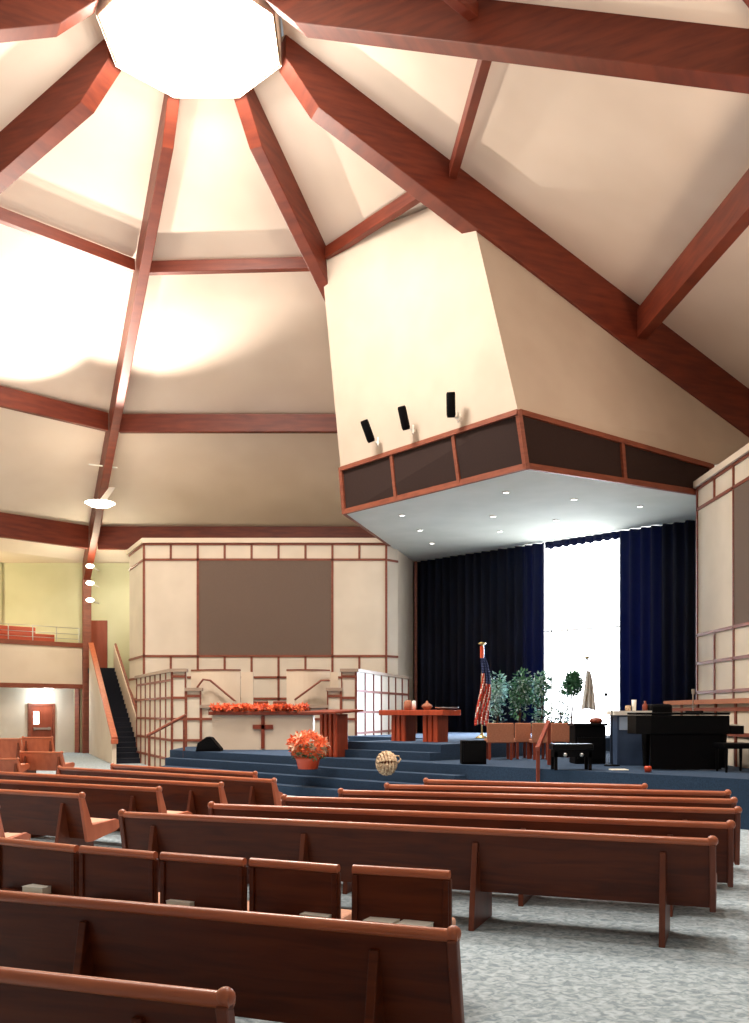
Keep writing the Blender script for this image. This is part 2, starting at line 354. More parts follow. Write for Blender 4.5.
# ---- curtain, window and niche walls
QC = 14.8
tl, tr = -7.15, 7.3
def tq(px, q):                                        # t of column px on the plane q
    k = (px-CX)/F; return (k*(C0.y+S2*q)-C0.x-S2*q)/(S2*(1+k))
w0, w1 = tq(545, QC), tq(621, QC)
ZS = 5.66+H
def curtain(t0, t1, label, zb=.7):
    mb = MB(); n = int((t1-t0)*26); m = []
    for i in range(n+1):
        t = t0+(t1-t0)*i/n; a = .10*math.sin(t*2*math.pi/.36)+.03*math.sin(t*9.1)
        m.append((t, QC+a))
    vs = [W(q, t, zb) for t, q in m]+[W(q, t, ZS-.02) for t, q in m]+[W(q+.02, t, zb) for t, q in m]+[W(q+.02, t, ZS-.02) for t, q in m]
    N = n+1
    fs = [(i, i+1, N+i+1, N+i) for i in range(n)]+[(2*N+i, 3*N+i, 3*N+i+1, 2*N+i+1) for i in range(n)]
    fs += [(0, N, 3*N, 2*N), (N-1, 3*N-1, 4*N-1, 2*N-1), ]+[(N+i, N+i+1, 3*N+i+1, 3*N+i) for i in range(n)]+[(i, 2*N+i, 2*N+i+1, i+1) for i in range(n)]
    mb.add(vs, fs, True); return tag(mb.build('stage_curtain', 'curtain'), label, 'curtain')
curtain(tl, w0, 'dark navy floor length curtain left of the bright window')
curtain(w1, tr, 'dark navy curtain between the bright window and the right organ screen')
zw = ht(548, W(QC, w0).y); mb = MB(); n = 60; vs = []
for i in range(n+1):
    t = w0+(w1-w0)*i/n; q = QC-.02+.05*math.sin(t*2*math.pi/.3); vs += [W(q, t, zw-.08+.06*abs(math.sin(t*2*math.pi/.6))), W(q, t, ZS-.02)]
mb.add(vs, [(2*i, 2*i+2, 2*i+3, 2*i+1) for i in range(n)], True); o = mb.build('curtain_valance', 'curtain'); sdm = o.modifiers.new('thick', 'SOLIDIFY'); sdm.thickness = .03
tag(o, 'short navy valance with scalloped edge above the bright window', 'valance')
qw = QC+.35
win = bpy.data.objects.new('window_1', None); COL.objects.link(win); win['kind'] = 'structure'
MB().extrude([W(qw, w0-.9, .7), W(qw, w1+1.1, .7), W(qw, w1+1.1, zw+.3), W(qw, w0-.9, zw+.3)], W(.03, 0)-W(0, 0)).build('window_pane', 'window', win)
mb = MB()
for t in (w0+.05, w0+(w1-w0)*.24, w1-.2): mb.bar(W(qw-.05, t, .7), W(qw-.05, t, zw+.2), .05, .05)
for z in (4.4,): mb.bar(W(qw-.05, w0-.3, z), W(qw-.05, w1+.3, z), .05, .05)
mb.build('window_frame', 'white', win)
mb = MB()
for t0, t1, z0, z1 in ((tl-.3, w0-.8, .7, ZS), (w1+1.0, tr+.3, .7, ZS), (w0-.3, w1+.3, zw+.25, ZS)):
    mb.extrude([W(qw, t0, z0), W(qw, t1, z0), W(qw, t1, z1), W(qw, t0, z1)], W(.2, 0)-W(0, 0))
struct(mb, 'wall_stage', 'blackm')
a = V((at(397, 32.8), 32.8)); b = W(QC+.4, tl-.05); wall('wall_niche_left', a, (b.x, b.y), .0, ZS, 'cream', .15)
mb = MB(); g = a.lerp(V((b.x, b.y)), .78); mb.box(-.05, .05, -.06, .06, .0, ZS-.05); o = mb.build('trim_1', 'trimwood', kind='structure'); o.location = (g.x+.1, g.y-.1, 0)
b = W(QC+.4, tr); wall('wall_niche_right', (b.x, b.y), (9.1, 24.6), .0, ZS, 'cream', .15)

# ---- hanging canopy
def unproj(px, py, z): 
    Y = F*(z-H)/(HY-py); return V((at(px, Y), Y, z))
LB = unproj(345, 514, ZS); RB = unproj(527, 469, ZS); RS = V((9.1, 24.75, ZS))
zg = ZS+1.3
fwd = -(W(1, 0)-W(0, 0))
LT = LB+fwd*.14; LT.z = zg; RT_ = RB+fwd*.33; RT_.z = zg; RST = RS+V((.0, 0, .85))
LS = V((at(390, 32.0), 32.0, ZS)); LST = LS+V((-.3, 0, 1.3))
can = thing('stage_canopy', 'large cream canopy hanging from the roof over the stage with dark speaker grilles', 'canopy', (LB.x, LB.y, ZS))
def cb(mb, name, m, **k):
    o = mb.build(name, m, can, **k); o.location = -can.location; return o
und = [LB, RB, RS, W(QC+.5, tr+.2, ZS), W(QC+.5, tl-.2, ZS), LS]
mb = MB(); mb.extrude(und, (0, 0, .08)); cb(mb, 'underside', 'soffit')
def face(A, B, Ct, D, m, name, th=-.06):               # quad skin with thickness
    n = (B-A).cross(D-A).normalized(); mb = MB()
    vs = [A, B, Ct, D]; mb.add(vs+[v+n*th for v in vs], [(0, 1, 2, 3), (7, 6, 5, 4), (0, 4, 5, 1), (1, 5, 6, 2), (2, 6, 7, 3), (3, 7, 4, 0)]); return cb(mb, name, m)
face(LB, RB, RT_, LT, 'grille', 'speaker_grille'); face(RB, RS, RST, RT_, 'grille', 'speaker_grille'); face(LS, LB, LT, LST, 'grille', 'speaker_grille')
# wood trim round the grilles
mb = MB()
for A, B, At, Bt, n in ((LB, RB, LT, RT_, 3), (RB, RS, RT_, RST, 2), (LS, LB, LST, LT, 2)):
    nn = (B-A).cross(At-A).normalized()*.02
    mb.bar(A+nn+V((0, 0, .06)), B+nn+V((0, 0, .06)), .1, .14); mb.bar(At+nn-V((0, 0, .05)), Bt+nn-V((0, 0, .05)), .1, .12)
    for i in range(n+1):
        f = [0, .33, .68, 1][i] if n == 3 else i/n
        mb.bar(A.lerp(B, f)+nn, At.lerp(Bt, f)+nn, .09, .1 if 0 < f < 1 else .13, up=(B-A))
cb(mb, 'wood_trim', 'trimwood')
U1 = ray(22.5, 6.45, .48)
B2 = ray(67.5, 17.5, 0)                             # where the right cheek dies into the beam
def clipface(pts, name, m='fascia'):
    A = pts[0]; n = (pts[1]-A).cross(pts[2]-A).normalized(); mb = MB(); k = len(pts)
    mb.add(pts+[v-n*.06 for v in pts], [tuple(range(k)), tuple(range(k, 2*k))[::-1]]+[(i, k+i, k+(i+1) % k, (i+1) % k) for i in range(k)]); return cb(mb, name, m)
U2a = ray(67.5, 6.2, .2); U2b = ray(67.5, 6.7, .35, -.1)
mb = MB(); NU, NV = 16, 10; gv = []
for a_ in range(NV+1):
    for b_ in range(NU+1):
        u = b_/NU; tp = U1.lerp(U2b, u)
        gv.append(LT.lerp(RT_, u).lerp(tp, a_/NV))
mb.add(gv, [(a_*(NU+1)+b_, a_*(NU+1)+b_+1, (a_+1)*(NU+1)+b_+1, (a_+1)*(NU+1)+b_) for a_ in range(NV) for b_ in range(NU)])
o = cb(mb, 'front_fascia', 'fascia'); sf = o.modifiers.new('thick', 'SOLIDIFY'); sf.thickness = .06; sf.offset = 0
clipface([RT_, RST, B2, ], 'side_fascia'); clipface([RT_, B2, U2b], 'side_fascia')
clipface([LST, LT, U1, ray(22.5, 15, .3)], 'side_fascia')
# downlights in the underside
for i, (px, py) in enumerate(((402, 515), (420, 530), (432, 543), (493, 516), (506, 492), (500, 531), (556, 520), (574, 499), (640, 506))):
    p = unproj(px, py, ZS); mb = MB(); mb.lathe([(.001, -.02), (.07, -.02)], n=14); 
    t = thing('downlight', 'tiny recessed downlight in the white underside of the stage canopy', 'downlight', (p.x, p.y, ZS), group='downlights under the canopy')
    mb.build('lens', 'dl', t); MB().lathe([(.07, -.02), (.085, -.03), (.1, -.02), (.1, 0)], n=14).build('rim', 'white', t)
# three black speakers on the fascia
nf = (RT_-LT).cross(U2b-LT).normalized()
if nf.y > 0: nf = -nf
for (px, py), lb, tl_ in (((381, 443), 'leftmost of the three black cylinder spotlights on the canopy front', .38), ((416, 431), 'middle one of the three black cylinder spotlights on the canopy front', .25), ((461, 419), 'rightmost and most upright black cylinder spotlight on the canopy front', .05)):
    r = V(((px-CX)/F, 1, (HY-py)/F)); o0 = V((0, 0, H)); k = (LT-o0).dot(nf)/r.dot(nf); p = o0+r*k
    t = thing('spotlight', lb, 'spotlight', p+nf*.02)
    ax = V((-math.sin(tl_), -.35, math.cos(tl_))).normalized(); c = p*0+nf*.32
    m_ = MB(); m_.tube([c-ax*.02, c+ax*.04, c+ax*.52, c+ax*.57], [.09, .11, .11, .095], 16); m_.build('lamp_body', 'blackm', t)
    m_ = MB(); m_.bar((0, 0, 0), nf*.3+V((.1, 0, -.02)), .05, .05); m_.bar(nf*.3+V((.16, 0, -.12)), nf*.3+V((.16, 0, .1)), .04, .1); m_.build('mount', 'white', t)

# ---- stage
ZA, ZB = .73, 1.05
TQ0, TQ1 = -3.75, 12.6
mb = MB(); mb.prism([W(1.9, TQ0), (8.5, 10.6), (8.5, 24.2), W(QC+.3, 6.6), W(QC+.3, tl), (1.75, 32.6), (-.12, 26.4), (-4.98, 26.4)], 0, ZA)
st_ = thing('stage_platform', 'wide blue carpeted stage platform with steps along its front', 'stage', W(1.9, TQ0))
def sb_(mb, name, m):
    o = mb.build(name, m, st_); o.location = -st_.location; return o
sb_(mb, 'platform', 'stage')
mb = MB()
for k in range(1, 4):
    z = ZA*(4-k)/4; mb.prism([W(1.9-.32*k, TQ0+.28*k), W(1.9-.32*k, 5.9), W(1.9, 5.9), W(1.9, TQ0)], z-ZA/4 if k < 3 else 0, z)
sb_(mb, 'front_steps', 'stage')
mb = MB(); mb.prism([W(2.85, 1.8), W(2.85, 4.5), W(12, 4.5), W(12, -3), W(9, -2.0), W(6, -1.7), W(6, 1.8)], ZA, ZB)
mb.prism([W(2.5, 1.5), W(2.5, 4.5), W(2.85, 4.5), W(2.85, 1.5)], ZA, ZA+.16)
sb_(mb, 'upper_platform', 'stage')

# ---- choir enclosure in front of the left screen
YC = 26.5; zc = 1.13+H
def gridwall(t, p, q, z0, z1, cols, rowz, name, loc0, m='panel', open_=False, capm='choircap'):
    p, q = V(p), V(q); d = (q-p); Ln = d.length; d.normalize(); n = V((d.y, -d.x))
    Tm = Matrix(((d.x, -n.x, 0, p.x-loc0.x), (d.y, -n.y, 0, p.y-loc0.y), (0, 0, 1, -loc0.z), (0, 0, 0, 1)))
    if not open_: MB().box(0, Ln, 0, .12, z0, z1, Tm).build('panel', m, t)
    mb = MB(); w = .07
    for z in rowz: mb.box(0, Ln, -.03, .04, z-w/2, z+w/2, Tm)
    for i in range(cols+1):
        x = Ln*i/cols; mb.box(max(0, x-w/2), min(Ln, x+w/2), -.032, .04, z0, z1, Tm)
    mb.build('wood_grid', 'trimwood', t)
    MB().box(-.03, Ln+.03, -.08, .2, z1, z1+.09, Tm).build('cap', capm, t)
ch = thing('choir_enclosure', 'stepped cream choir wall with wood grid below the left organ screen', 'choir wall', (at(172, YC), YC, 0)); L0 = V((at(172, YC), YC, 0))
gr = [.35, .9, 1.5, 2.1]
gridwall(ch, (at(137, 31.9), 31.9), (at(172, YC), YC), 0, zc, 7, gr+[2.6], 'left side', L0)
gridwall(ch, (at(172, YC), YC), (at(186, YC), YC), 0, zc, 1, gr+[2.7], '', L0)
gridwall(ch, (at(186, YC), YC), (at(201, YC), YC), 0, ht(691, YC), 1, gr[:-1]+[2.15], '', L0)
gridwall(ch, (at(201, YC), YC), (at(327, YC), YC), 0, ht(708, YC), 7, [.35, .9, 1.5], '', L0)
gridwall(ch, (at(327, YC), YC), (at(341, YC), YC), 0, ht(691, YC), 1, gr[:-1]+[2.15], '', L0)
gridwall(ch, (at(341, YC), YC), (at(356, YC), YC), 0, zc, 1, gr+[2.7], '', L0)
gridwall(ch, (at(356, YC), YC), (at(408, 32.7), 32.7), 0, zc, 7, [1.1, 1.7, 2.3], '', L0)
MB().prism([V((at(172, YC), YC+.15))-L0.xy, V((at(356, YC), YC+.15))-L0.xy, V((.3, 31.9))-L0.xy, V((at(137, 31.9)+.3, 31.9))-L0.xy], 0, 1.3).build('choir_floor', 'stage', ch)
# two curved cream stair cheeks with handrails
def cheek(x0, x1, xr, label, flip):
    Y = YC+1.2; t = thing('modesty_panel', label, 'choir panel', (at(x0, Y), Y, 1.3)); a = 0; b = at(x1, Y)-at(x0, Y)
    n = 10; pts = [(a+(b-a)*i/n, -.35*math.sin(math.pi*i/n/1.2)) for i in range(n+1)]
    if flip: pts = [(a+b-x, y) for x, y in pts][::-1]
    zt_ = ht(671, Y)-1.3
    mb = MB(); mb.prism(pts+[(x, y+.12) for x, y in pts[::-1]], 0, zt_); mb.build('panel', 'cream', t)
    mb = MB(); mb.prism([(x, y-.02) for x, y in pts]+[(x, y+.14) for x, y in pts[::-1]], zt_, zt_+.04); mb.build('cap', 'trimwood', t)
    mb = MB(); ps = [((at(px, Y)-at(x0, Y)), -.5, ht(py, Y)-1.3) for px, py in xr]; mb.tube(ps, .03, 8)
    mb.tube([ps[0], V(ps[0])+V((0, .4, 0))], .015, 6); mb.tube([ps[-1], V(ps[-1])+V((0, .4, 0))], .015, 6); mb.build('handrail', 'trimwood', t)
cheek(191, 241, ((200, 688), (206, 680), (213, 681), (237, 701)), 'curved cream panel with handrail, left of the choir centre', False)
cheek(287, 330, ((296, 700), (322, 681), (330, 681)), 'curved cream panel with handrail, right of the choir centre', True)
# inner side of each cheek
for x0, x1, lb in ((241, 253, 'narrow cream return panel beside the left curved choir panel'), (330, 338, 'narrow cream return panel beside the right curved choir panel')):
    Y = YC+1.7; mb = MB(); mb.box(0, at(x1, Y)-at(x0, Y), 0, .12, 0, ht(672, Y)-1.3); o = mb.build('return_panel', 'cream'); o.location = (at(x0, Y), Y, 1.3); tag(o, lb, 'choir panel')
# dark chair backs in the choir opening
for px, lb in ((260, 'left one of two dark choir chairs behind the altar'), (281, 'right one of two dark choir chairs behind the altar')):
    Y = YC+2.6; t = thing('choir_chair', lb, 'chair', (at(px, Y), Y, 1.3))
    zz = ht(701, Y)-1.3
    MB().box(-.25, .25, 0, .05, .35, zz).build('backrest', 'doorw', t, bevel=.02); MB().box(-.25, .25, .05, .5, .4, .46).build('seat', 'doorw', t)
    for x in (-.22, .18):
        for y in (.02, .44): MB().box(x, x+.04, y, y+.04, 0, .4).build('leg', 'doorw', t)

# handrail at the left front of the stage
Y = 23.6; hx = at(148, Y)
t = thing('handrail', 'sloping brown handrail on two posts by the left choir wall', 'handrail', (at(149, Y), Y, 0))
dx = at(184, Y)-at(149, Y)
MB().tube([(0, 0, 0), (0, 0, ht(735, Y))], .03, 8).build('post', 'trimwood', t)
MB().tube([(dx, .0, 0), (dx, .0, ht(716, Y))], .03, 8).build('post', 'trimwood', t)
MB().tube([(-.05, 0, ht(736, Y)), (dx+.05, 0, ht(715, Y))], .04, 8).build('rail', 'trimwood', t)

# ---- altar table with cross and garland
Y = 24.2; X0, X1 = at(212, Y), at(313, Y); zt_ = ht(715, Y)-ZA
t = thing('altar_table', 'long cream fronted altar table with a wooden cross on the front', 'altar', (X0, Y, ZA))
w = X1-X0
MB().box(0, w, 0, .08, 0, zt_).build('front_panel', 'cream', t)
for x in (0, w-.08): MB().box(x, x+.08, .08, .8, 0, zt_).build('side_panel', 'cream', t)
mb = MB(); mb.box(-.08, w+.5, -.1, .9, zt_, zt_+.09); mb.build('table_top', 'oakdark', t, bevel=.01)
cxx = at(263, Y)-X0; mb = MB(); mb.box(cxx-.045, cxx+.045, -.05, 0, .03, zt_-.02); mb.box(cxx-.26, cxx+.26, -.05, 0, zt_-.36, zt_-.25); mb.build('cross', 'oakdark', t)
def flowers(mbs, pts, size, leafm=True):
    for p in pts:
        k = random.random(); m = mbs[0]; m.m = 0 if k < .72 else 1
        n = V((random.gauss(0, .6), random.gauss(-.5, .5), random.gauss(.6, .5))).normalized(); a = n.cross(V((.3, .2, 1))).normalized(); b = n.cross(a)
        s = size*random.uniform(.6, 1.2); ph = random.random()*6
        for j in range(6):
            th = ph+j*math.pi/3; d = a*math.cos(th)+b*math.sin(th); e = n.cross(d)
            vs = [p, p+d*s*.5+e*s*.22+n*s*.12, p+d*s+n*s*.02, p+d*s*.5-e*s*.22+n*s*.12]
            m.add(vs, [(0, 1, 2, 3)])
# garland
g = thing('flower_garland', 'red and orange flower garland lying along the altar top', 'garland', (X0, Y, ZA+zt_+.09))
r_, l_, w_ = MB(), MB(), MB()
pts = [V((random.uniform(0, w-.15), random.uniform(-.12, .35), random.uniform(0, .10)+.05)) for _ in range(300)]
flowers([r_, w_], pts, .11)
for _ in range(420):
    p = V((random.uniform(-.1, w-.1), random.uniform(-.14, .4), random.uniform(0, .12))); d = V((random.gauss(0, 1), random.gauss(0, 1), random.gauss(0, .4))).normalized()*.12; e = d.cross(V((0, 0, 1)))*.25
    l_.add([p, p+d*.5+e, p+d, p+d*.5-e], [(0, 1, 2, 3)])
r_.build('blossoms', ['petalr', 'pot'], g); l_.build('leaves', 'oakdark', g)
MB().tube([(0, .1, .04), (w-.15, .1, .04)], .035, 8).build('vine', 'stem', g)

# ---- pulpit
Y = 20.3; t = thing('pulpit', 'fluted red oak pulpit at the right end of the altar', 'pulpit', (at(331, Y), Y, ZA), math.radians(-45))
zt_ = ht(714, Y)-ZA
mb = MB(); mb.box(-.28, .22, -.02, .3, 0, zt_); mb.build('pedestal', 'oakdark', t, bevel=.01)
for i in range(4): MB().box(-.29+.145*i, -.29+.145*i+.08, -.07, -.02, 0, zt_).build('flute', 'oakred', t, bevel=.01)
mb = MB(); mb.extrude([(-.75, -.3, zt_), (.45, -.3, zt_), (.45, .55, zt_+.05), (-.75, .55, zt_+.05)], (0, 0, .05)); mb.build('desk_top', 'oakdark', t, bevel=.01)

# ---- communion table
def cq(px, Y): return (at(px, Y), Y)
Y = 20.8; t = thing('communion_table', 'red oak communion table on two block legs at stage centre', 'table', (at(419, Y), Y, ZB), math.radians(-45))
zt_ = ht(710, Y)-ZB
MB().box(-.95, .95, -.3, .3, zt_-.12, zt_).build('table_top', 'oakred', t, bevel=.012)
for x0 in (-.66, .28):
    l = MB().box(x0, x0+.42, -.16, .16, 0, zt_-.12).build('leg', 'oakdark', t)
    for i in range(3): MB().box(x0+.01+i*.15, x0+.01+i*.15+.1, -.2, -.16, 0, zt_-.12).build('flute', 'oakred', l)
zt_ += ZB
def put(name, label, cat, px, Y, z, prof, m, n=16, group=None):
    o = MB().lathe(prof, n=n).build(name, m); o.location = (at(px, Y), Y, z); return tag(o, label, cat, group)
put('candle', 'white pillar candle standing on the communion table', 'candle', 414, 20.9, zt_, [(.001, 0), (.04, 0), (.04, .2), (.01, .21), (.001, .22)], 'white')
put('jar', 'short tan jar left of the candle on the communion table', 'jar', 408, 21.1, zt_, [(.001, 0), (.08, 0), (.1, .06), (.09, .18), (.05, .22), (.001, .22)], 'tan')
put('bowl', 'small lidded tan bowl right of centre on the communion table', 'bowl', 427, 20.7, zt_, [(.001, 0), (.06, 0), (.12, .07), (.11, .11), (.03, .16), (.02, .2), (.001, .2)], 'tan')
t = thing('offering_plate', 'grey metal plate at the right end of the communion table', 'plate', (at(447, 20.2), 20.2, zt_))
MB().lathe([(.001, 0), (.07, 0), (.24, .05), (.26, .06), (.25, .045), (.08, -.0)], n=20).build('dish', 'chrome', t)

# ---- poinsettia, wicker ball, wedges
Y = 19.0; t = thing('potted_poinsettia', 'orange-red poinsettia in red foil pot on the steps before the pulpit', 'plant', (at(308, Y), Y, .55))
MB().lathe([(.001, 0), (.2, 0), (.24, .18), (.3, .24), (.27, .24), (.001, .22)], n=18).build('pot', 'pot', t)
r_, w_, l_ = MB(), MB(), MB()
pts = []
for _ in range(170):
    u = V((random.gauss(0, 1), random.gauss(0, 1), random.gauss(0, 1))).normalized(); pts.append(V((u.x*.36, u.y*.32, .48+u.z*.24)))
flowers([r_, w_], pts, .12)
for _ in range(150):
    u = V((random.gauss(0, 1), random.gauss(0, 1), random.gauss(0, .6))).normalized(); p = V((u.x*.3, u.y*.28, .38+u.z*.18)); d = u*.14; e = d.cross(V((0, 0, 1)))*.3; l_.add([p, p+d*.5+e, p+d, p+d*.5-e], [(0, 1, 2, 3)])
r_.build('bracts', ['petalr', 'petalw'], t); l_.build('leaves', 'leaf', t)
MB().tube([(0, 0, .2), (0, 0, .5)], .05, 8).build('stem', 'stem', t)

Y = 17.3; t = thing('wicker_basket', 'round beige wicker basket lying on the stage edge', 'basket', (at(385, Y)+.03, Y+.12, .55), .3)
mb = MB()
for k in range(9):
    a = math.pi*(k+.5)/9; rr_ = .19*math.sin(a)+.02; mb.tube([(-.17*math.cos(a), rr_*math.cos(b_*math.pi/10), .2+rr_*math.sin(b_*math.pi/10)) for b_ in range(21)], .028, 6, False)
mb.build('weave', 'wicker', t)
MB().ball((0, 0, .2), .155).build('lining', 'oakdark', t)
MB().tube([(.12, 0, .34), (.24, 0, .33), (.28, 0, .27), (.22, 0, .2)], .018, 6).build('handle', 'wicker', t)
Y = 24.0
t = thing('monitor_wedge', 'black floor monitor wedge at the left end of the stage', 'speaker', (at(209, 23.2), 23.2, ZA))
MB().extrude([(-.32, -.1, 0), (-.27, -.1, .2), (-.05, -.1, .36), (.06, -.1, .34), (.3, -.1, .06), (.3, -.1, 0)], (0, .45, 0)).build('cabinet', 'blackm', t, bevel=.015)
MB().extrude([(-.25, -.11, .05), (-.22, -.11, .18), (-.04, -.11, .31), (.05, -.11, .29), (.22, -.11, .08)], (0, .01, 0)).build('speaker_grille', 'black', t)
Y = 17.4
t = thing('stage_speaker', 'black box speaker on the stage beside the tan benches', 'speaker', (at(474, Y), Y, ZA))
MB().box(-.23, .23, 0, .3, 0, .44).build('cabinet', 'blackm', t, bevel=.015); MB().box(-.2, .2, -.012, 0, .04, .4).build('speaker_grille', 'black', t)

# ---- flags
def flag(px, Y, ztop, label, usa, zbot, z0=ZB):
    t = thing('flag', label, 'flag', (at(px, Y), Y, z0))
    MB().tube([(0, 0, 0), (0, 0, ztop-z0)], .02, 8).build('pole', 'brass', t)
    MB().lathe([(.001, 0), (.16, 0), (.16, .03), (.05, .08), (.03, .14), (.001, .14)]).build('base', 'brass', t)
    h = ztop-z0
    fin = MB(); fin.lathe([(.001, h), (.03, h), (.03, h+.03), (.09, h+.05), (.1, h+.07), (.001, h+.1)], n=12)
    fin.build('finial', 'brass', t)
    mb = MB(); A, B = h-.3, zbot-z0; nz, nx = 26, 14
    def pt(i, j):
        f = i/nz; wd = (.06+.12*f**.7) if usa else (.04+.16*f**.8); u = j/nx-.35
        return V((u*wd*2+(.06 if usa else .015)*math.sin(f*5), .06*math.sin(j*1.35+f*2.5)-.05, A+(B-A)*f-.12*abs(u)*f))
    for i in range(nz):
        for j in range(nx):
            if usa: mb.m = 2 if i < 10 and (j > 5 or i < 6) else (0 if ((j*2+i) % 7 < 2) else 1)
            else: mb.m = 0
            mb.add([pt(i, j), pt(i, j+1), pt(i+1, j+1), pt(i+1, j)], [(0, 1, 2, 3)], True)
    o = mb.build('cloth', ['flagw', 'flagr', 'flagb'], t); s = o.modifiers.new('s', 'SOLIDIFY'); s.thickness = .01
    if usa: MB().tube([(0, 0, h-.3), (0, 0, h)], .05, 10).build('pole_sleeve', 'pot', t)
flag(482, 23.2, ht(646, 23.2), 'striped red, white and blue flag hanging from a brass topped pole', True, ht(724, 23.2), ZB)
flag(587, 25.5, ht(660, 25.5), 'white flag hanging before the bright window', False, ht(708, 25.5), ZB)

# ---- plants
def plant(px, Y, top, w, label, z0=ZB, lean=0, pale=.5, nleaf=800, low=.35, seed=1):
    rnd = random.Random(seed); hh = ht(top, Y)-z0
    t = thing('potted_tree', label, 'plant', (at(px, Y), Y, z0))
    MB().lathe([(.001, 0), (.16, 0), (.2, .3), (.18, .3), (.001, .27)], n=16).build('pot', 'blackm', t)
    mb = MB(); mb.tube([(0, 0, .25), (.03, 0, hh*.4), (0, .02, hh*.85)], [.03, .025, .015], 8)
    for k in range(6): a = k*1.05; mb.tube([(0, 0, hh*(low+.08*k)), (math.cos(a)*w*.6, math.sin(a)*w*.6, hh*(low+.08*k)+.25)], .01, 5)
    mb.build('trunk', 'stem', t)
    A, B = MB(), MB()
    lobes = [(rnd.gauss(0, w*.3), rnd.gauss(0, w*.3), rnd.uniform(low+.12, .88)*hh, rnd.uniform(.5, .8)*w) for _ in range(9)]
    for _ in range(nleaf):
        lx, ly, lz, lr = rnd.choice(lobes); u = V((rnd.gauss(0, 1), rnd.gauss(0, 1), rnd.gauss(0, 1))).normalized()*lr*rnd.uniform(.55, 1)
        p = V((lx, ly, lz))+u; p.z = min(p.z, hh*.97)
        d = (u.normalized()+V((rnd.gauss(0, .5), rnd.gauss(0, .5), rnd.gauss(-.2, .5)))).normalized()*rnd.uniform(.07, .13); e = d.cross(V((rnd.random(), rnd.random(), 1))).normalized()*.03
        m = A if rnd.random() > pale else B
        m.add([p, p+d*.5+e, p+d, p+d*.5-e], [(0, 1, 2, 3)])
    A.build('dark_leaves', 'leaf', t, label='dark green leaves'); B.build('pale_leaves', 'leafp', t, label='pale highlight-coloured leaves')
plant(497, 24.0, 672, .34, 'pale leaved bushy tree just right of the striped flag', seed=3, pale=.75, low=.15)
plant(519, 23.2, 667, .31, 'tallest dark bushy tree, second from the striped flag', seed=4, pale=.3, low=.15)
plant(541, 24.0, 671, .30, 'bushy green tree overlapping the left edge of the window', seed=5, pale=.45, low=.15)
plant(571, 24.5, 667, .24, 'slender dark topiary tree in front of the bright window', seed=6, pale=.05, low=.52, nleaf=1100)
plant(560, 24.8, 702, .30, 'low pale shrub at the foot of the window between the trees', seed=8, pale=.7, low=.05, nleaf=300)

# ---- tan benches on stage
def bench(px0, px1, Y, label, top=723, rz=0):
    w = (px1-px0)*Y/F; t = thing('stage_chair', label, 'chair', (at(px0, Y), Y, ZA), rz); zt_ = ht(top, Y)-ZA
    MB().box(0, w, 0, .06, .34, zt_).build('backrest', 'tan', t, bevel=.02); MB().box(0, w, .06, .5, .34, .42).build('seat', 'tan', t, bevel=.02)
    for x in (.03, w-.08):
        for y in (.0, .44): MB().box(x, x+.05, y, y+.05, 0, .34).build('leg', 'oakdark', t)
bench(487, 514, 19.0, 'tan chair nearest the striped flag, its back to the pews')
bench(515, 531, 19.4, 'narrow tan chair second from the striped flag')
bench(532, 550, 19.0, 'tan chair behind the stage handrail post')
bench(551, 575, 19.6, 'tan chair at the right end of the row, left of the dark cabinet')

# stage handrail (seen end on)
p1 = V((at(538, 16.0), 16.0, 0)); p2 = V((at(549, 17.2), 17.2, ZA))
t = thing('stage_handrail', 'red-brown handrail seen end on, climbing the stage steps', 'handrail', p1)
za = ht(745, 16.0); zb_ = ht(722, 17.2); D_ = p2-p1
MB().bar((0, 0, 0), (0, 0, za), .06, .06).build('post', 'oakdark', t, bevel=.01); MB().bar((D_.x, D_.y, ZA), (D_.x, D_.y, zb_), .06, .06).build('post', 'oakdark', t, bevel=.01)
MB().bar((-.03, -.1, za-.06), (D_.x, D_.y+.05, zb_), .07, .07).build('rail', 'oakdark', t, bevel=.01)

# dark cabinet, keyboard bench, digital piano, grand piano
Y = 17.5; t = thing('organ_console', 'dark cabinet standing left of the blue keyboard stand', 'cabinet', (at(575, Y), Y, ZA)); w = at(606, Y)-at(575, Y)
MB().box(0, w, 0, .5, 0, ht(726, Y)-ZA).build('body', 'blackm', t, bevel=.02); MB().box(.05, w-.05, -.02, 0, .1, .5).build('front_panel', 'black', t); MB().box(-.03, w+.03, -.04, .52, ht(726, Y)-ZA, ht(723.5, Y)-ZA).build('top', 'black', t, bevel=.01)
put('cloth_bundle', 'small dark bundle lying on top of the dark cabinet', 'bundle', 596, 17.7, ht(723.5, 17.5), [(.001, 0), (.1, 0), (.13, .04), (.09, .1), (.001, .11)], 'oakdark')
Y = 15.6; t = thing('keyboard_bench', 'low black padded bench with two silver knobs', 'bench', (at(553, Y), Y, ZA)); w = at(594, Y)-at(553, Y)
MB().box(0, w, 0, .36, .34, .44).build('seat', 'black', t, bevel=.02); MB().box(.03, w-.03, .02, .34, .22, .34).build('apron', 'blackm', t)
for x in (.03, w-.08):
    for y in (.02, .29): MB().box(x, x+.05, y, y+.05, 0, .3).build('leg', 'blackm', t)
for x in (w*.3, w*.7): MB().ball((x, 0, .2+.06), .035).build('knob', 'chrome', t)
Y = 17.05; t = thing('keyboard_stand', 'slate blue keyboard cabinet with a bright white top', 'cabinet', (at(617, Y), Y, ZA)); w = at(650, Y)-at(617, Y)
zt_ = ht(713.5, Y)-ZA
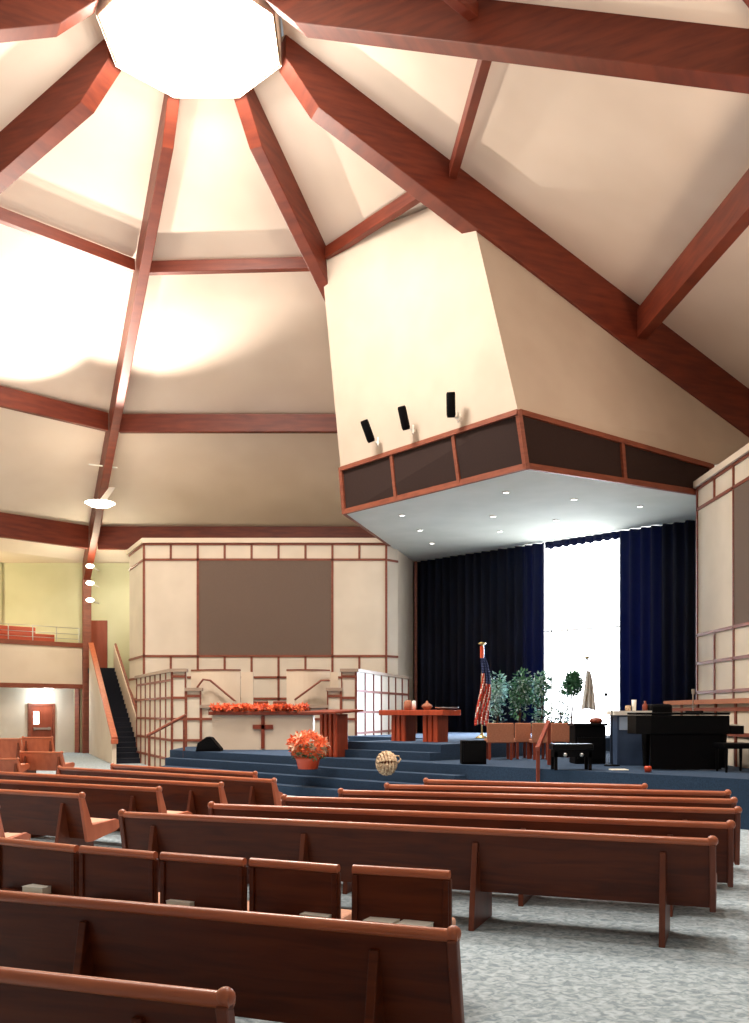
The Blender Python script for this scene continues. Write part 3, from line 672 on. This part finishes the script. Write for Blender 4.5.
MB().box(0, w, 0, .5, 0, zt_).build('body', 'bluebox', t, bevel=.01); MB().box(-.06, w+.02, -.05, .5, zt_-.03, zt_+.05).build('top', 'white', t); MB().box(.04, w*.95, -.02, 0, zt_-.3, zt_-.06).build('music_sheet', 'sheet', t, label='pale sheet on the front')
zt_ += ZA+.05
put('white_cup', 'tall white cup on the keyboard cabinet', 'cup', 634, 17.25, zt_, [(.001, 0), (.035, 0), (.045, .2), (.04, .2), (.03, .02)], 'white')
put('dark_jar', 'small dark jar left of the white cup', 'jar', 628, 17.25, zt_, [(.001, 0), (.05, 0), (.05, .09), (.001, .1)], 'wicker')
put('brown_bottle', 'short brown bottle right of the white cup on the cabinet', 'bottle', 645, 17.25, zt_, [(.001, 0), (.05, 0), (.05, .1), (.02, .14), (.02, .18), (.001, .18)], 'oakdark')
t = thing('microphone_stand', 'thin black microphone on a curved stand before the window', 'microphone', (at(612, 16.9), 16.9, ZA))
MB().tube([(0, 0, 0), (0, 0, ht(705, 16.9)-ZA), (.02, 0, ht(698, 16.9)-ZA), (-.1, 0, ht(694.5, 16.9)-ZA)], .012, 6).build('stand', 'blackm', t)
MB().ball((-.11, 0, ht(694.5, 16.9)-ZA), .035).build('head', 'blackm', t); MB().lathe([(.001, 0), (.14, 0), (.14, .02), (.001, .03)]).build('base', 'blackm', t)

# grand piano: tail to the left, keyboard at the right
Y = 15.6; XL, XR = at(636, Y), at(737, Y); w = XR-XL
t = thing('grand_piano', 'black grand piano on the stage in front of the right organ screen', 'piano', (XL, Y, ZA)); zc_ = ht(712.5, Y)-ZA
out = [(.25, 0), (w-.12, 0), (w-.12, 1.35), (1.1, 1.35), (.85, 1.25), (.6, 1.02), (.3, .95), (.08, .8), (0, .5), (.06, .2)]
MB().prism(out, zc_-.36, zc_-.05).build('case', 'black', t, bevel=.01)
MB().prism([(x*1.005-.005, y*1.01-.01) for x, y in out], zc_-.04, zc_).build('lid', 'black', t, bevel=.008)
MB().box(w-.12, w+.12, .0, 1.35, zc_-.36, zc_-.22).build('key_bed', 'black', t, bevel=.01)
MB().box(w-.08, w+.08, .08, 1.27, zc_-.22, zc_-.2).build('keys', 'paper', t)
MB().box(w-.5, w-.45, .3, 1.05, zc_, zc_+.03).build('music_desk', 'black', t)
for x, y in ((w-.2, .12), (w-.2, 1.2), (.3, .45)):
    m_ = MB(); m_.tube([(x, y, .04), (x, y, zc_-.34)], [.05, .08], 10); m_.build('leg', 'black', t)
m_ = MB(); m_.box(w-.75, w-.55, .55, .8, .1, zc_-.36); m_.box(w-.85, w-.5, .5, .85, .08, .14); m_.build('pedal_lyre', 'black', t)
MB().box(.25, w-.25, .02, .06, 0.02, zc_-.36).build('skirt', 'blackm', t)
t = thing('piano_bench', 'black piano bench at the keyboard end of the grand piano', 'bench', (at(722, 15.1), 15.0, ZA))
MB().box(0, .5, 0, .5, .38, .47).build('seat', 'black', t, bevel=.02)
for x in (.02, .41):
    for y in (.02, .42): MB().tube([(x+.03, y+.03, 0), (x+.03, y+.03, .38)], [.02, .03], 8).build('leg', 'black', t)
t = thing('side_monitor', 'dark rounded equipment case between keyboard cabinet and piano', 'equipment case', (at(652, 17.0), 17.0, ZA))
MB().box(0, .38, 0, .4, 0, ht(704, 17.0)-ZA).build('body', 'blackm', t, bevel=.05); MB().box(.05, .33, -.02, 0, .2, .8).build('front_panel', 'black', t)
put('orange_pot', 'tiny orange pot on the stage floor beside the piano', 'pot', 648, 15.1, ZA, [(.001, 0), (.05, 0), (.06, .07), (.05, .1), (.001, .1)], 'pot')
MB_ = MB(); MB_.box(0, .28, 0, .22, 0, .015); o = MB_.build('paper_sheet', 'paper'); o.location = (at(612, 15.6), 15.6, ZA); tag(o, 'loose pale paper sheet on the stage floor before the keyboard cabinet', 'paper')

# low wall right of the piano
lw = V((6.6, 20.5, ZA)); t = thing('choir_railing', 'low cream railing with wood grid behind the grand piano', 'choir wall', lw)
gridwall(t, (6.6, 20.5), (6.6, 14.8), ZA, 1.85, 6, [1.3, 1.75], '', lw, capm='tan')
t = thing('microphone_stand', 'slim silver microphone stand above the right railing', 'microphone', (at(693, 18.2), 18.2, ZA))
MB().tube([(0, 0, 0), (0, 0, ht(692, 18.2)-ZA)], .012, 6).build('stand', 'chrome', t); MB().tube([(0, 0, ht(694, 18.2)-ZA), (0, 0, ht(689, 18.2)-ZA)], .03, 8).build('head', 'chrome', t); MB().lathe([(.001, 0), (.14, 0), (.14, .02), (.001, .03)]).build('base', 'blackm', t)

# ------------------------------------------------------------------ pews
HC = .79                                             # top of the rail
def pew(label, pl, pr, cat='pew', group=None, fins=None, end='both', h=HC, plain=False, back='pew', em='edge'):
    """pl, pr: left and right ends of the back rail as plan points, seen from behind"""
    pl, pr = V(pl), V(pr); d = pr-pl; Ln = d.length; a = math.atan2(d.y, d.x)
    t = thing('pew', label, cat, (pl.x, pl.y, 0), a, group)
    # back: leans back a little (towards -y at the top)
    prof = [(-.03, h-.03), (.0, h-.03), (.10, .27), (.07, .27)]
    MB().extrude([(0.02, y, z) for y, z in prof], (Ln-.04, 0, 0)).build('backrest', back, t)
    MB().tube([(-.02, -.012, h-.03), (Ln+.02, -.012, h-.03)], .029, 12).build('top_rail', 'cap', t)
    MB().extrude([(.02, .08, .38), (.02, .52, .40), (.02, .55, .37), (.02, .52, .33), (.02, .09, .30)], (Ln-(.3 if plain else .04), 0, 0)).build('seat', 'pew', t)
    MB().extrude([(.04, .09, .385), (.04, .52, .405), (.04, .52, .45), (.04, .10, .44)], (Ln-(.34 if plain else .08), 0, 0)).build('cushion', 'cush', t, bevel=.012)
    for x in (-.02, Ln-.025):                         # L-shaped end board
        e = MB(); e.extrude([(x, -.05, h-.05), (x, .0, h-.02), (x, .115, .25), (x, .07, .25)] if plain else [(x, -.05, h-.05), (x, .0, h-.02), (x, .13, .43), (x, .50, .46), (x, .58, .43), (x, .57, .36), (x, .50, .32), (x, .14, .24), (x, .05, .24)], (.045, 0, 0)); eo = e.build('end_board', em, t, bevel=.008)
        MB().ball((x+.022, -.012, h-.02), .034 if plain else .04).build('finial', 'cap', eo)
    if fins is None:
        n = max(2, round(Ln/2.2)+1); fins = [Ln*.09 if n > 1 else Ln/2]+[Ln*(.09+.82*i/(n-1)) for i in range(1, n)]
    for x in fins:                                    # support: fin behind the back and leg board below the seat
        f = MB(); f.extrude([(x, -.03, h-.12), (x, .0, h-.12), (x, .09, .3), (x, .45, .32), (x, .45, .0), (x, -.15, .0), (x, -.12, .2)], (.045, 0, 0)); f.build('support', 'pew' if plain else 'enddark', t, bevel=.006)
    return t
def yd(y, h=HC): return F*(H-h)/(y-HY)
def pp(px, py): Y = yd(py); return (at(px, Y), Y)
def at_px(a, b, pxs):
    a, b = V(a), V(b); out = []
    for px in pxs:
        k = (px-CX)/F; d = b-a; u = (k*a.y-a.x)/(d.x-k*d.y); out.append(u*d.length)
    return out
rowsR = [((426, 779), (645, 784.5), 'front pew of the right block, shortest and nearest the stage'),
         ((387, 784), (728, 791), 'second pew from the front in the right block'),
         ((341, 789.5), (734, 798.5), 'third pew from the front in the right block'),
         ((284.5, 795.7), (738, 808), 'fourth pew from the front in the right block, reaching furthest right'),
         ((212, 803), (731, 822), 'fifth pew in the right block, directly in front of the rearmost one'),
         ((123, 811), (713, 838), 'rearmost pew of the right block, its leg on bare grey carpet')]
for l, r, lb in rowsR:
    a, b = V(pp(*l)), V(pp(*r)); Ln = (b-a).length
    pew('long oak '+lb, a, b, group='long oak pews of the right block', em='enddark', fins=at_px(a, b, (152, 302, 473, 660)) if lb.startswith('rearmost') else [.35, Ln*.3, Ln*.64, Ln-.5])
rowsM = [((113, 764), (256, 772), 'short front pew of the left block beside the stage steps'),
         ((60, 766.5), (275, 779), 'second pew of the left block, ending furthest right'),
         ((-60, 768), (222, 783), 'third pew of the left block'),
         ((-100, 774), (160, 787.5), 'fourth pew of the left block'),
         ((-120, 782), (83, 793.5), 'fifth pew of the left block with its pink seat end in view')]
for l, r, lb in rowsM:
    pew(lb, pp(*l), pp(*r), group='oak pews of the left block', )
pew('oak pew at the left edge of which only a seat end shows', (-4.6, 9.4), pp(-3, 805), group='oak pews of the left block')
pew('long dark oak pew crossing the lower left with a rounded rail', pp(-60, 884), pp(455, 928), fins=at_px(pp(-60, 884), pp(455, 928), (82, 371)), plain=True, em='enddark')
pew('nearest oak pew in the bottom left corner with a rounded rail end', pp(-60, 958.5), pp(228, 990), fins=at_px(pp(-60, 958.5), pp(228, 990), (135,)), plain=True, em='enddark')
# far left section, turned towards the stage
def fpew(px, Y, z, ln, rz, label):
    t = pew(label, (at(px, Y), Y), (at(px, Y)+ln*math.cos(rz), Y+ln*math.sin(rz)), h=z, back='edge', group='angled pews at the far left')  # paler oak puts the light falling on these backs into their colour
fpew(21, 23.0, .74, 1.1, math.radians(-12), 'short angled pew at the far left, nearest of that group')
fpew(-12, 27.0, .95, 1.0, math.radians(-8), 'angled pew at the left edge below the balcony')
fpew(23, 28.5, .95, .95, math.radians(-8), 'small angled pew in front of the door under the balcony')
fpew(-14, 22.4, .6, .8, math.radians(-6), 'low pew end at the left edge beside the angled pews')

# row of single oak seats
def seatpew(l, r, label):
    pl, pr = V(pp(*l)), V(pp(*r)); d = pr-pl; Ln = d.length; a = math.atan2(d.y, d.x)
    t = thing('pew_chair', label, 'chair', (pl.x, pl.y, 0), a, 'row of single oak chairs'); h = HC
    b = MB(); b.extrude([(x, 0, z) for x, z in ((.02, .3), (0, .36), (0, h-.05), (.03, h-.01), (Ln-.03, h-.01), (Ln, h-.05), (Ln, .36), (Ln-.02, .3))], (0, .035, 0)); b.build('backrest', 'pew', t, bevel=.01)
    MB().tube([(.01, .012, h-.02), (Ln-.01, .012, h-.02)], .028, 10).build('top_rail', 'cap', t)
    for x in (.012, Ln-.045): MB().box(x, x+.033, -.014, 0, .32, h-.05).build('stile', 'pew', t, bevel=.004)
    MB().extrude([(.02, .04, .36), (.02, .40, .38), (.02, .40, .45), (.02, .04, .43)], (Ln-.09, 0, 0)).build('seat', 'cush', t, bevel=.02)
    MB().box(.1, Ln-.1, -.15, 0, .42, .448).build('book_rack', 'pew', t)
    for x in (.03, Ln-.13):
        for y in (.04, .34): MB().box(x, x+.04, y, y+.04, 0, .37).build('leg', 'pew', t)
    return t
seatpew((-3, 838.5), (76.5, 846.5), 'single oak chair at the left edge of the row of separate chairs')
seatpew((79, 846.5), (155.5, 853), 'second single oak chair from the left edge')
seatpew((159.5, 853), (245, 859.5), 'single oak chair in the middle of the row')
seatpew((248.5, 859), (339, 866), 'single oak chair just left of the gap in the row')
seatpew((351, 866), (451, 872), 'rightmost single oak chair, standing apart beyond the gap')
for px, lb in ((38, 'white booklet in the rack at the far left of the chair row'), (182, 'white booklet on the rack of the middle single chair'), (316, 'white booklet on the rack just left of the gap'), (379, 'left one of two white booklets on the rightmost chair rack'), (412, 'right one of two white booklets on the rightmost chair rack')):
    # rack line of the row: between the rail ends
    f = (px+3)/454; a, b = V(pp(-3, 838.5)), V(pp(451, 872)); d = (b-a).normalized(); 
    best = min((abs(CX+F*(a+(b-a)*k/200).x/(a+(b-a)*k/200).y-px-9), k) for k in range(201))[1]; p = a+(b-a)*best/200; n = V((d.y, -d.x))
    t = thing('booklet', lb, 'booklet', (p.x+n.x*.08, p.y+n.y*.08, .45), math.atan2(d.y, d.x), group='white booklets in the chair racks')
    MB().box(-.09, .09, -.06, .06, 0, .045).build('pages', 'paper', t, bevel=.003); MB().box(-.092, .092, -.062, .062, .045, .05).build('cover', 'white', t)

# ------------------------------------------------------------------ lamps on the left post and beam
def globe(px, py, Y, label, r=.16, watt=60):
    p = V((at(px, Y), Y, ht(py, Y))); t = thing('wall_lamp', label, 'lamp', p, group=None)
    MB().lathe([(.001, -r*.55), (r*.7, -r*.4), (r, 0), (r*.8, r*.35), (.001, r*.5)], n=18).build('lamp_shade', 'lamp', t)
    MB().bar((0, 0, 0), (-.05, 1.4, .03), .04, .04).build('bracket', 'white', t)
    return p
globe(90, 566, 37.2, 'topmost of three white lamps stacked on the left post')
globe(90, 583, 37.2, 'middle of three white lamps stacked on the left post')
globe(90, 600, 37.2, 'lowest of three white lamps stacked on the left post')
Yu = 31.5; pu = V((at(100, Yu), Yu, ht(504, Yu)))
t = thing('uplight', 'bright oval white uplight hanging on the long left roof beam', 'lamp', pu)
MB().lathe([(.001, -.12), (.3, -.08), (.5, .03), (.46, .05), (.3, .0)], n=24).build('bowl', 'lamp', t)
MB().bar((.0, 0, 0), (-.1, 1.9, 1.0), .22, .03).build('stem', 'white', t)
Yr = 33.0; t = thing('beam_rod', 'thin white rod fixed across the left roof beam above the uplight', 'rod', (at(103, Yr), Yr, ht(466, Yr)))
MB().tube([(-.5, 0, .06), (.5, 0, -.06)], .03, 8).build('rod', 'white', t); MB().tube([(0, 0, 0), (0, .5, .1)], .02, 8).build('bracket', 'white', t)

# ------------------------------------------------------------------ lights
def light(kind, name, loc, e, col=(1, .82, .62), size=1, rot=None, spot=None, aim=None):
    d = bpy.data.lights.new(name, kind); d.energy = e; d.color = col
    if kind == 'AREA': d.shape = 'DISK'; d.size = size
    elif kind != 'SUN': d.shadow_soft_size = size
    if spot: d.spot_size = math.radians(spot); d.spot_blend = .6
    o = bpy.data.objects.new(name, d); COL.objects.link(o); o.location = loc
    if aim is not None: o.rotation_euler = (V(aim)-V(loc)).to_track_quat('-Z', 'Y').to_euler()
    return o
WARM = (1, .80, .60)
light('SPOT', 'uplight_spot_right', pu+V((.5, -.7, .2)), 4200, (1, .88, .76), .1, spot=70, aim=V((at(150, 27), 27, ht(340, 27))))
light('SPOT', 'uplight_spot_left', pu+V((-.5, -.7, .2)), 7500, (1, .88, .76), .1, spot=84, aim=V((at(25, 25), 25, ht(340, 25))))
light('POINT', 'lantern_ceiling_fill', (C0.x, C0.y, ZC-2.4), 280, (1, .92, .82), .8)  # added point hung under the lantern to brighten the upper ceiling
for z_ in (566, 600): light('POINT', 'post_bulb', (at(93, 36.9), 36.9, ht(z_, 36.9)), 90, (1, .92, .66), .15)
light('AREA', 'ceiling_fill_right', (9.5, 12, 6), 560, (1, .78, .60), 1.5, aim=(4, 18, 16))  # added fill out of view, warms the ceiling on the right; no fixture
light('AREA', 'ceiling_fill_left', (-14, 22, 6), 300, (1, .78, .60), 1.2, aim=(-8, 30, 14))  # added fill out of view, lifts the lower ceiling on the left
light('AREA', 'lantern_light', (C0.x, C0.y, 15.0), 1100, (1, .92, .82), 3.4, aim=(C0.x, C0.y, 0))
for x, y, z, e in ((-5, 14, 12.0, 230), (1.5, 14.5, 12.0, 230), (1.5, 8.5, 9.5, 85), (-6, 9, 9.5, 130), (6, 10, 9.5, 70), (2, 3.5, 8.5, 22), (-9, 25, 10.5, 200)):
    o = light('AREA', 'floor_fill', (x, y, z), e, (1, .93, .84), .7, aim=(x, y, 0)); o.data.spread = 1.9  # added fill shining down on pews and carpet, no fixtures modelled
q = dpos-off*.5
light('POINT', 'balcony_lamp', (q.x, q.y, 2.3), 60, (.82, .95, 1), .08)
light('POINT', 'balcony_upper', (-17.5, 35.5, 5.6), 360, (1, .95, .62), .3)
wc = W(QC-.5, (w0+w1)/2, 2.8)
o = light('AREA', 'window_daylight', wc, 560, (.62, .78, 1), 3, aim=W(5, 0, .7)); o.data.spread = 1.35

w = bpy.data.worlds.new('world'); SC.world = w; w.use_nodes = True
w.node_tree.nodes['Background'].inputs[0].default_value = (.9, .95, 1, 1); w.node_tree.nodes['Background'].inputs[1].default_value = .3

# ------------------------------------------------------------------ camera
cd = bpy.data.cameras.new('camera'); cam = bpy.data.objects.new('camera', cd); COL.objects.link(cam); SC.camera = cam
cam.location = (0, 0, H); cam.rotation_euler = (math.radians(90), 0, 0)
cd.sensor_fit = 'HORIZONTAL'; cd.sensor_width = 36; cd.lens = 36*F/749
cd.shift_x = (374.5-CX)/749; cd.shift_y = (HY-511.5)/749; cd.clip_start = .05; cd.clip_end = 200
SC.view_settings.view_transform = 'Standard'; SC.view_settings.look = 'None'; SC.view_settings.gamma = 1; SC.view_settings.use_curve_mapping = False
SC.view_settings.exposure = 0.12
